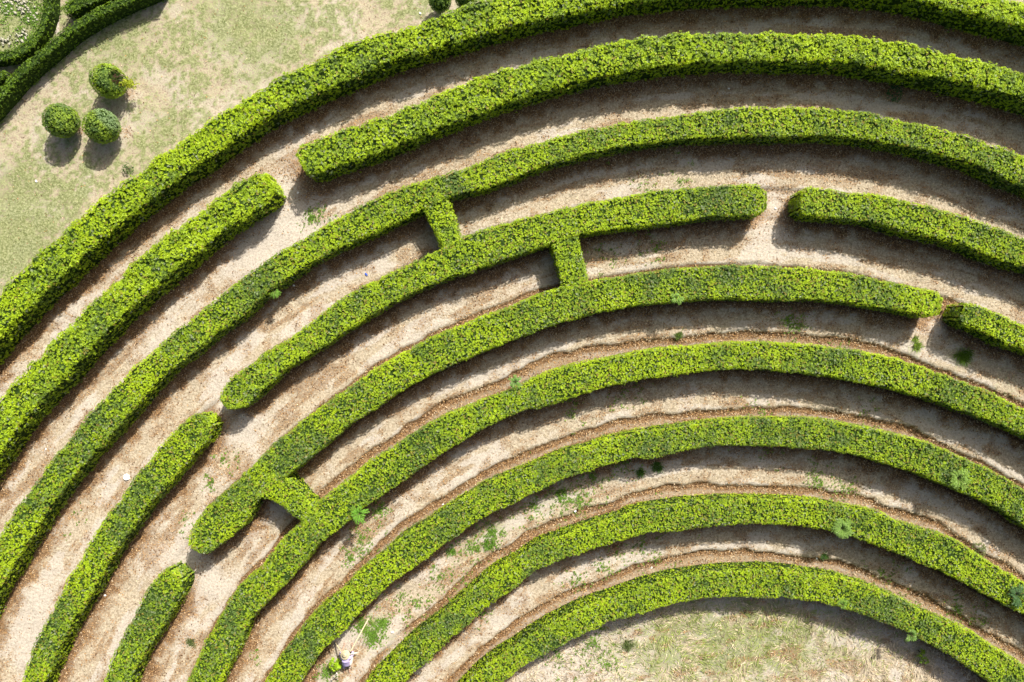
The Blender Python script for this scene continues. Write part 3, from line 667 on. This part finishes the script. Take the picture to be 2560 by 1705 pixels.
grass_clump(1570, 1610, .35, 220, .3, (.11, .15, .04), 'dull elongated grass clump on the bare left part of the central lawn')
grass_clump(477, 1602, .30, 200, .25, (.11, .15, .04), 'dull green clump in the lower left path between two hedges')
grass_clump(530, 1627, .24, 140, .25, (.11, .16, .04), 'isolated dull green clump between the fifth and sixth ring hedges at the bottom left') if False else None
grass_clump(2062, 1387, .18, 120, .3, (.06, .14, .02), 'small dark clump beside the litter line outside the innermost hedge')
grass_clump(1222, 1358, .4, 320, .25, (.13, .27, .02), 'bright weed clump at the inner foot of the seventh ring hedge')
grass_clump(1130, 1375, .3, 220, .25, (.13, .27, .02), 'bright weed clump in the sun farther down the seventh ring hedge')

# ------------------------------------------------------------------ ground cover: weeds, fallen leaves, dry blades
def weeds():
    pts = []
    zones = [(1560,1150,70,90),(1480,1190,60,60),(1400,1235,80,150),(1330,1260,60,70),(1230,1330,45,130),(1180,1365,50,110),(1100,1440,70,70),(1000,1490,60,60),(900,1345,55,80),(880,1395,45,60),(950,1275,30,60),
             (930,1590,26,200),(905,1560,30,120),(955,1560,24,120),(820,1680,30,100),(855,1545,30,50),(1600,1370,60,50),(1510,1415,60,60),(1440,1450,60,50),(1640,1400,40,30),(1480,1610,80,110),(1400,1640,60,60),(1520,1660,60,90),
             (1440,1560,60,50),(1560,985,80,40),(1430,1030,60,25),(1620,470,90,40),(1700,455,60,30),(1500,640,80,40),(1640,620,60,40),(1970,800,30,50),(2000,815,25,40),(2110,870,50,30),(2040,1200,40,60),(2110,1225,40,60),(2210,1430,50,40),(2390,1520,60,50),
             (2460,1550,50,30),(560,1150,40,30),(530,1205,20,30),(460,1310,70,20),(780,545,25,60),(800,530,30,40),(1700,1300,60,30),(2160,1020,60,20),(1930,1120,60,30),(1450,1250,60,90),(1180,1500,60,60),(1040,1510,60,40),(2240,1500,60,50),(640,1640,60,20),(190,1310,40,15),(20,20,70,300),(80,40,50,200),(60,100,40,160),(1890,1030,90,25)]
    for x, y, r_, n in zones:
        for _ in range(int(n * .55)):
            a = random.random() * 6.283; q = r_ * abs(random.gauss(0, .62)); pts.append(px(x + math.cos(a) * q, y + math.sin(a) * q))
    pts = np.array(pts)
    # group into little tufts
    z = ground_fields(pts[:, 0], pts[:, 1])[0]; P = np.column_stack([pts, z + .03]); n = len(P)
    P = np.repeat(P, RNG.integers(1, 7, n), 0); P[:, :2] += RNG.normal(0, .09, (len(P), 2))
    col = np.array([.17, .31, .035]) * RNG.uniform(.6, 1.4, (len(P), 1))
    V, F, cc = rosettes(P, norm(np.array([[0, 0, 1.]]) + RNG.normal(0, .2, P.shape)), .06, col, k=5, lift=.6)
    tag(link('weeds', mesh_np('weeds', V, F, cc), M_LEAF), kind='stuff')
weeds()
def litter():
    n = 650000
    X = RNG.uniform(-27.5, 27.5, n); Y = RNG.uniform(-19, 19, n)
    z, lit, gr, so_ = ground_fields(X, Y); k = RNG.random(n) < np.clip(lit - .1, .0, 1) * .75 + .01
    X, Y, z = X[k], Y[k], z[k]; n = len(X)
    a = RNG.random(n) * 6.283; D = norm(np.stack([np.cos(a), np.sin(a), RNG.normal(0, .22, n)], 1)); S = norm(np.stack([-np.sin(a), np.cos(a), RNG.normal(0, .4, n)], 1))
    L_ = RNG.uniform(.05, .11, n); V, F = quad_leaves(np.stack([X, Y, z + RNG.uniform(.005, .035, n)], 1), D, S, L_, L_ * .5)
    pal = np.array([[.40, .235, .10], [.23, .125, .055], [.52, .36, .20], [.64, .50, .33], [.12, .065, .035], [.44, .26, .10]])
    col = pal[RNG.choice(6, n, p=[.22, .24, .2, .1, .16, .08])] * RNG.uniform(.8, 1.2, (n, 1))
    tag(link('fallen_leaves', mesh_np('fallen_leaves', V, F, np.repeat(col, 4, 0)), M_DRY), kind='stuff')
litter()
def blades():
    n = 420000
    X = RNG.uniform(-27.5, 27.5, n); Y = RNG.uniform(-19, 19, n)
    th, r = near_ring(X, Y); z, lit, gr, so_ = ground_fields(X, Y)
    centre = r < np.interp(th, GRID_TH, RINGS['I']['ri']); lawn = r > np.interp(th, GRID_TH, RINGS['A']['ro'])
    rt = sstep(R(122), R(100), th)
    p = np.where(centre, .95, np.where(lawn, .50, .12 + .5 * rt)) * (1 - .75 * np.clip(lit, 0, 1)) * (1 - .6 * so_)
    p = np.where(lawn | centre, p * (.35 + 1.3 * fbm(X, Y, s=2.2, oc=2)), p)
    k = RNG.random(n) < p; X, Y, z, centre, gr, lawn, th = X[k], Y[k], z[k], centre[k], gr[k], lawn[k], th[k]; n = len(X)
    # blades lie in swirling drifts
    a = fbm(X, Y, s=.6, oc=2) * 14 + RNG.normal(0, .55, n)
    up = RNG.uniform(.08, .7, n); D = norm(np.stack([np.cos(a), np.sin(a), up], 1)); S = norm(np.cross(D, np.array([0, 0, 1.])) + RNG.normal(0, .25, (n, 3)))
    L_ = np.where(centre, RNG.uniform(.16, .45, n), np.where(lawn, RNG.uniform(.05, .12, n), RNG.uniform(.08, .24, n)))
    V, F = tri_leaves(np.stack([X, Y, z - .01], 1), D, S, L_, np.where(centre, .032, .024) + 0 * L_, np.full(n, .1))
    g = (RNG.random(n) < np.clip(gr * .95, 0, .8))[:, None]
    dry = np.where(lawn[:, None], np.array([.58, .50, .33]), np.array([.70, .59, .40])) * RNG.uniform(.35, 1.15, (n, 1)); grn = np.where(centre[:, None], np.array([.27, .33, .08]), np.array([.17, .24, .06])) * RNG.uniform(.6, 1.3, (n, 1))
    tag(link('dry_grass', mesh_np('dry_grass', V, F, np.repeat(np.where(g, grn, dry), 3, 0)), M_DRY), kind='stuff')
blades()
def pebbles():
    base = np.array([(1,0,0),(-1,0,0),(0,1,0),(0,-1,0),(0,0,1),(0,0,-1)], float); fc = np.array([(0,2,4),(2,1,4),(1,3,4),(3,0,4),(2,0,5),(1,2,5),(3,1,5),(0,3,5)])
    V = []; F = []; k = 0
    for _ in range(380):
        x, y = random.uniform(-40, 95), random.uniform(-30, 118)
        inlawn = ((x - 22) / 45) ** 2 + ((y - 62) / 26) ** 2 < 1
        if inlawn and random.random() < .95: continue
        if (x - 0) ** 2 + (y - 10) ** 2 > 125 ** 2: continue
        if x > 70 and y > 60 or y > 125 - x * .35: continue
        p = px(x, y); s = random.uniform(.025, .085); a = random.uniform(-.9, -.4); rot = np.array([[math.cos(a), -math.sin(a), 0], [math.sin(a), math.cos(a), 0], [0, 0, 1]])
        q = (base * [s * random.uniform(1, 1.9), s, s * .6] * RNG.uniform(.8, 1.2, (6, 1))) @ rot.T + [p[0], p[1], .05]
        V.append(q); F.append(fc + k); k += 6
    tag(link('pale_stones', mesh_np('pale_stones', np.concatenate(V), np.concatenate(F)), M_STONE), kind='stuff')
pebbles()

# ------------------------------------------------------------------ small things dropped on the ground
def scrap(name, x, y, s, mat, label, cat, group=None, asp=.7):
    cx, cy = px(x, y); g0 = gz(cx, cy); n = 7; V = []; F = []
    for j in range(n):
        for i in range(n):
            u, v = i / (n - 1) - .5, j / (n - 1) - .5; e = 1 - .25 * (abs(u) * abs(v) * 4)
            V.append((u * s * e + random.gauss(0, s * .03), v * s * asp * e + random.gauss(0, s * .03), .03 + s * .18 * vnoise(np.array(u * 5 + x), np.array(v * 5 + y)).item()))
    for j in range(n - 1):
        for i in range(n - 1): F.append((j*n+i, j*n+i+1, (j+1)*n+i+1, (j+1)*n+i))
    me = bpy.data.meshes.new(name); me.from_pydata(V, [], F); me.update()
    o = link(name, me, mat, None, (cx, cy, g0)); o.rotation_euler = (0, 0, random.random() * 3)
    md = o.modifiers.new('thickness', 'SOLIDIFY'); md.thickness = .006
    return tag(o, label, cat, group)
scrap('crumpled_paper', 318, 1192, .34, M_WHITE, 'largest crumpled white paper lying in the left path by the fourth ring hedge', 'litter', asp=.95)
scrap('plastic_wrapper', 916, 686, .19, M_BLUE, 'blue plastic wrapper on the sunlit path between third and fourth rings', 'litter', asp=.45)
for (x, y, s, lab) in [(92, 453, .14, 'white scrap on the worn lawn at the left'), (116, 1122, .10, 'white scrap in the left path beside the second ring hedge'), (745, 482, .12, 'white scrap in the shade by the upper left gap'),
                       (1940, 520, .12, 'white scrap in the pale gap of the fourth ring'), (2045, 1398, .12, 'white scrap on the brown litter line outside the innermost hedge'), (1438, 1698 - 420, .16, 'pale scrap among the weeds inside the seventh ring hedge'),
                       (1107, 1262, .10, 'white scrap on the litter beside the seventh ring hedge'), (763, 1560, .12, 'white scrap beside the seventh ring hedge near the bottom'), (1822, 222, .11, 'pale scrap in the shade below the second ring hedge'),
                       (735, 714, .12, 'pale scrap in the shade below the third ring hedge'), (1178, 1008, .10, 'white scrap on the brown litter above the sixth ring hedge'), (263, 1488, .12, 'pale scrap in shade at the foot of the fourth ring hedge, lower left'),
                       (1051, 34, .13, 'pinkish white scrap on the lawn close to the dark topiary at the top'), (1630, 1421, .12, 'pale green scrap on the litter line above the innermost hedge'), (981, 1580, .14, 'white scrap on the bare earth right of the bamboo poles')]:
    scrap('paper_scrap', x, y, s, M_WHITE, lab, 'litter', 'pale scraps of litter')
def log(x, y, ln, ang, label):
    p = px(x, y); o = link('dark_stick', tube_mesh([(-ln/2, 0, .03), (0, .02, .05), (ln/2, 0, .03)], [.03, .035, .02], 6), plain('dark_bark', (.03, .025, .02)), None, (*p, gz(*p))); o.rotation_euler = (0, 0, ang); tag(o, label, 'stick')
log(2053, 269, .2, -.3, 'short black stick on the pale ground above the third ring hedge')

# ------------------------------------------------------------------ bamboo poles and the kneeling person
def pole(a, b, za, zb, r, mat, label, group='poles around the kneeling person'):
    A = px(a[0], a[1], za); B = px(b[0], b[1], zb); o = thing('bamboo_pole', label, 'pole', group, (A[0], A[1], 0))
    pa = Vector((0, 0, za)); pb = Vector((B[0] - A[0], B[1] - A[1], zb)); n = max(3, int((pb - pa).length / .25))
    pts = [pa.lerp(pb, i / n) + Vector((0, 0, .01 * math.sin(i * 2.0))) for i in range(n + 1)]
    link('cane', tube_mesh([tuple(p) for p in pts], [r * (1 - .3 * i / n) for i in range(n + 1)]), mat, o)
    for p in pts[1:-1]:
        d = (pb - pa).normalized() * .012; link('joint', tube_mesh([tuple(p - d), tuple(p + d)], [r * 1.12] * 2), mat, o)
    return o
Z = lambda a, b: (780 + a / 8.71, 1525 + b / 8.71)
pole(Z(1230, 185), Z(835, 905), .06, .75, .035, M_BAMBOO, 'longest bamboo pole leaning towards the person in lavender')
pole(Z(505, 705), Z(655, 940), .06, .75, .033, M_BAMBOO, 'short pale pole leaning from the hedge foot, left of the longest one')
pole(Z(975, 932), Z(840, 960), .25, .75, .04, M_PALEWOOD, 'stub of a pale pole pointing right beside the straw hat')
pole(Z(390, 1568), Z(540, 1380), .05, .6, .045, M_PALEWOOD, 'pale forked pole at the bottom edge below the lime bush')
pole(Z(555, 1510), Z(540, 1370), .05, .6, .035, M_PALEWOOD, 'short upright prong beside the pale pole at the bottom edge')

def skin_obj(name, verts, edges, radii, mat, parent, sub=2):
    me = bpy.data.meshes.new(name); me.from_pydata(verts, edges, []); me.update()
    o = link(name, me, mat, parent)
    o.modifiers.new('skin', 'SKIN')
    for i, v in enumerate(me.skin_vertices[0].data): v.radius = radii[i] if isinstance(radii[i], tuple) else (radii[i], radii[i]); v.use_root = (i == 0)
    sb = o.modifiers.new('sub', 'SUBSURF'); sb.levels = sub; sb.render_levels = sub
    return o
def person():
    m_shirt = plain('lavender_cloth', (.46, .39, .62), .85, .12, 8); m_skin = plain('skin', (.48, .30, .21), .6, .06, 8); m_tr = plain('pale_trousers', (.60, .50, .42), .85, .12, 8)
    m_straw = plain('straw_hat_weave', (.52, .44, .28), .8, .2, 60); m_hair = plain('black_hair', (.02, .018, .015), .6, .2, 30)
    c = px(*Z(745, 1150), .5)
    SCP = 1.15
    root = thing('person', 'person in lavender clothes and straw hat kneeling and bending forward beside bamboo poles', 'person', None, (c[0], c[1], gz(*c)))
    root.scale = (SCP,) * 3
    # local frame: +Y is forward (up in the picture); kneeling, seat on heels, hands on the ground in front
    body_v = [(0, -.12, .34), (0, .02, .46), (0, .16, .56), (0, .27, .60), (0, .36, .60), (0, .44, .60),           # pelvis, waist, chest, neck base, neck, head
              (-.17, .26, .57), (-.25, .36, .36), (-.20, .50, .14), (-.18, .57, .05),
              (.17, .26, .57), (.25, .36, .36), (.20, .50, .14), (.18, .57, .05),
              (-.12, -.10, .30), (-.17, .20, .10), (-.15, -.18, .08), (-.14, -.36, .06),
              (.12, -.10, .30), (.17, .20, .10), (.15, -.18, .08), (.14, -.36, .06)]
    body_e = [(0,1),(1,2),(2,3),(3,4),(4,5),(3,6),(6,7),(7,8),(8,9),(3,10),(10,11),(11,12),(12,13),(0,14),(14,15),(15,16),(16,17),(0,18),(18,19),(19,20),(20,21)]
    rad = [.12, .11, .13, .07, .05, .085, .055, .042, .032, .025, .055, .042, .032, .025, .085, .065, .05, .035, .085, .065, .05, .035]
    skin_obj('body', body_v, body_e, rad, m_skin, root)
    sv = [(0, -.16, .36), (0, .02, .47), (0, .16, .57), (0, .27, .60), (-.18, .25, .58), (-.26, .35, .38), (-.24, .42, .26), (.18, .25, .58), (.26, .35, .38), (.24, .42, .26)]
    skin_obj('shirt', sv, [(0,1),(1,2),(2,3),(3,4),(4,5),(5,6),(3,7),(7,8),(8,9)], [(.19,.15),(.17,.13),(.19,.15),(.10,.09),.08,.065,.06,.08,.065,.06], m_shirt, root)
    skin_obj('trouser_leg', [(-.08, -.18, .33), (-.13, -.06, .28), (-.18, .20, .10), (-.17, -.14, .09), (-.17, -.42, .08)], [(0,1),(1,2),(2,3),(3,4)], [.12, .11, .08, .075, .055], m_shirt, root)
    o = skin_obj('trouser_leg', [(.08, -.18, .33), (.13, -.06, .28), (.18, .20, .10), (.14, -.14, .09), (.06, -.40, .08)], [(0,1),(1,2),(2,3),(3,4)], [.12, .11, .08, .075, .055], m_tr, root); o['label'] = 'pale right trouser leg'
    for sx in (-1, 1):
        x = -.17 if sx < 0 else .06
        skin_obj('foot', [(x, -.42, .06), (x, -.52, .04), (x, -.60, .03)], [(0,1),(1,2)], [(.04,.035),(.045,.025),(.035,.02)], m_skin, root)
        hv = [(sx*.18, .57, .05), (sx*.175, .63, .04)]; he = [(0, 1)]; hr = [.022, .034]
        hand = skin_obj('hand', hv, he, [(.024,.016),(.038,.015)], m_skin, root, 1)
        for f, (dx, ln) in enumerate([(-.028,.065),(-.010,.075),(.009,.072),(.027,.058)]):
            b = (sx*.175 + dx, .65, .035); skin_obj('finger', [b, (b[0], b[1]+ln*.5, .035), (b[0], b[1]+ln, .02)], [(0,1),(1,2)], [.0095, .009, .007], m_skin, root, 1)
        skin_obj('thumb', [(sx*.175 - sx*.03, .60, .035), (sx*.175 - sx*.055, .635, .03), (sx*.175 - sx*.06, .665, .022)], [(0,1),(1,2)], [.011, .010, .008], m_skin, root, 1)
    # hair cap and hat
    skin_obj('hair', [(0, .38, .64), (0, .45, .66), (0, .50, .62)], [(0,1),(1,2)], [.085, .095, .075], m_hair, root)
    seg = 28; V = []; F = []; prof = [(.205, -.03), (.20, -.02), (.165, .01), (.115, .03), (.105, .10), (.08, .135), (.0, .145)]
    for r_, z_ in prof:
        for i in range(seg):
            a = 2*math.pi*i/seg; V.append((r_*math.cos(a)*(1+.03*math.sin(3*a)), r_*math.sin(a), z_ + .012*math.sin(2*a)*r_*3))
    for j in range(len(prof)-1):
        for i in range(seg): F.append((j*seg+i, j*seg+(i+1)%seg, (j+1)*seg+(i+1)%seg, (j+1)*seg+i))
    me = bpy.data.meshes.new('straw_hat'); me.from_pydata(V, [], F); me.update()
    for p in me.polygons: p.use_smooth = True
    h = link('straw_hat', me, m_straw, root, (0, .44, .70)); h.rotation_euler = (R(-22), 0, 0); md = h.modifiers.new('t', 'SOLIDIFY'); md.thickness = .006
person()
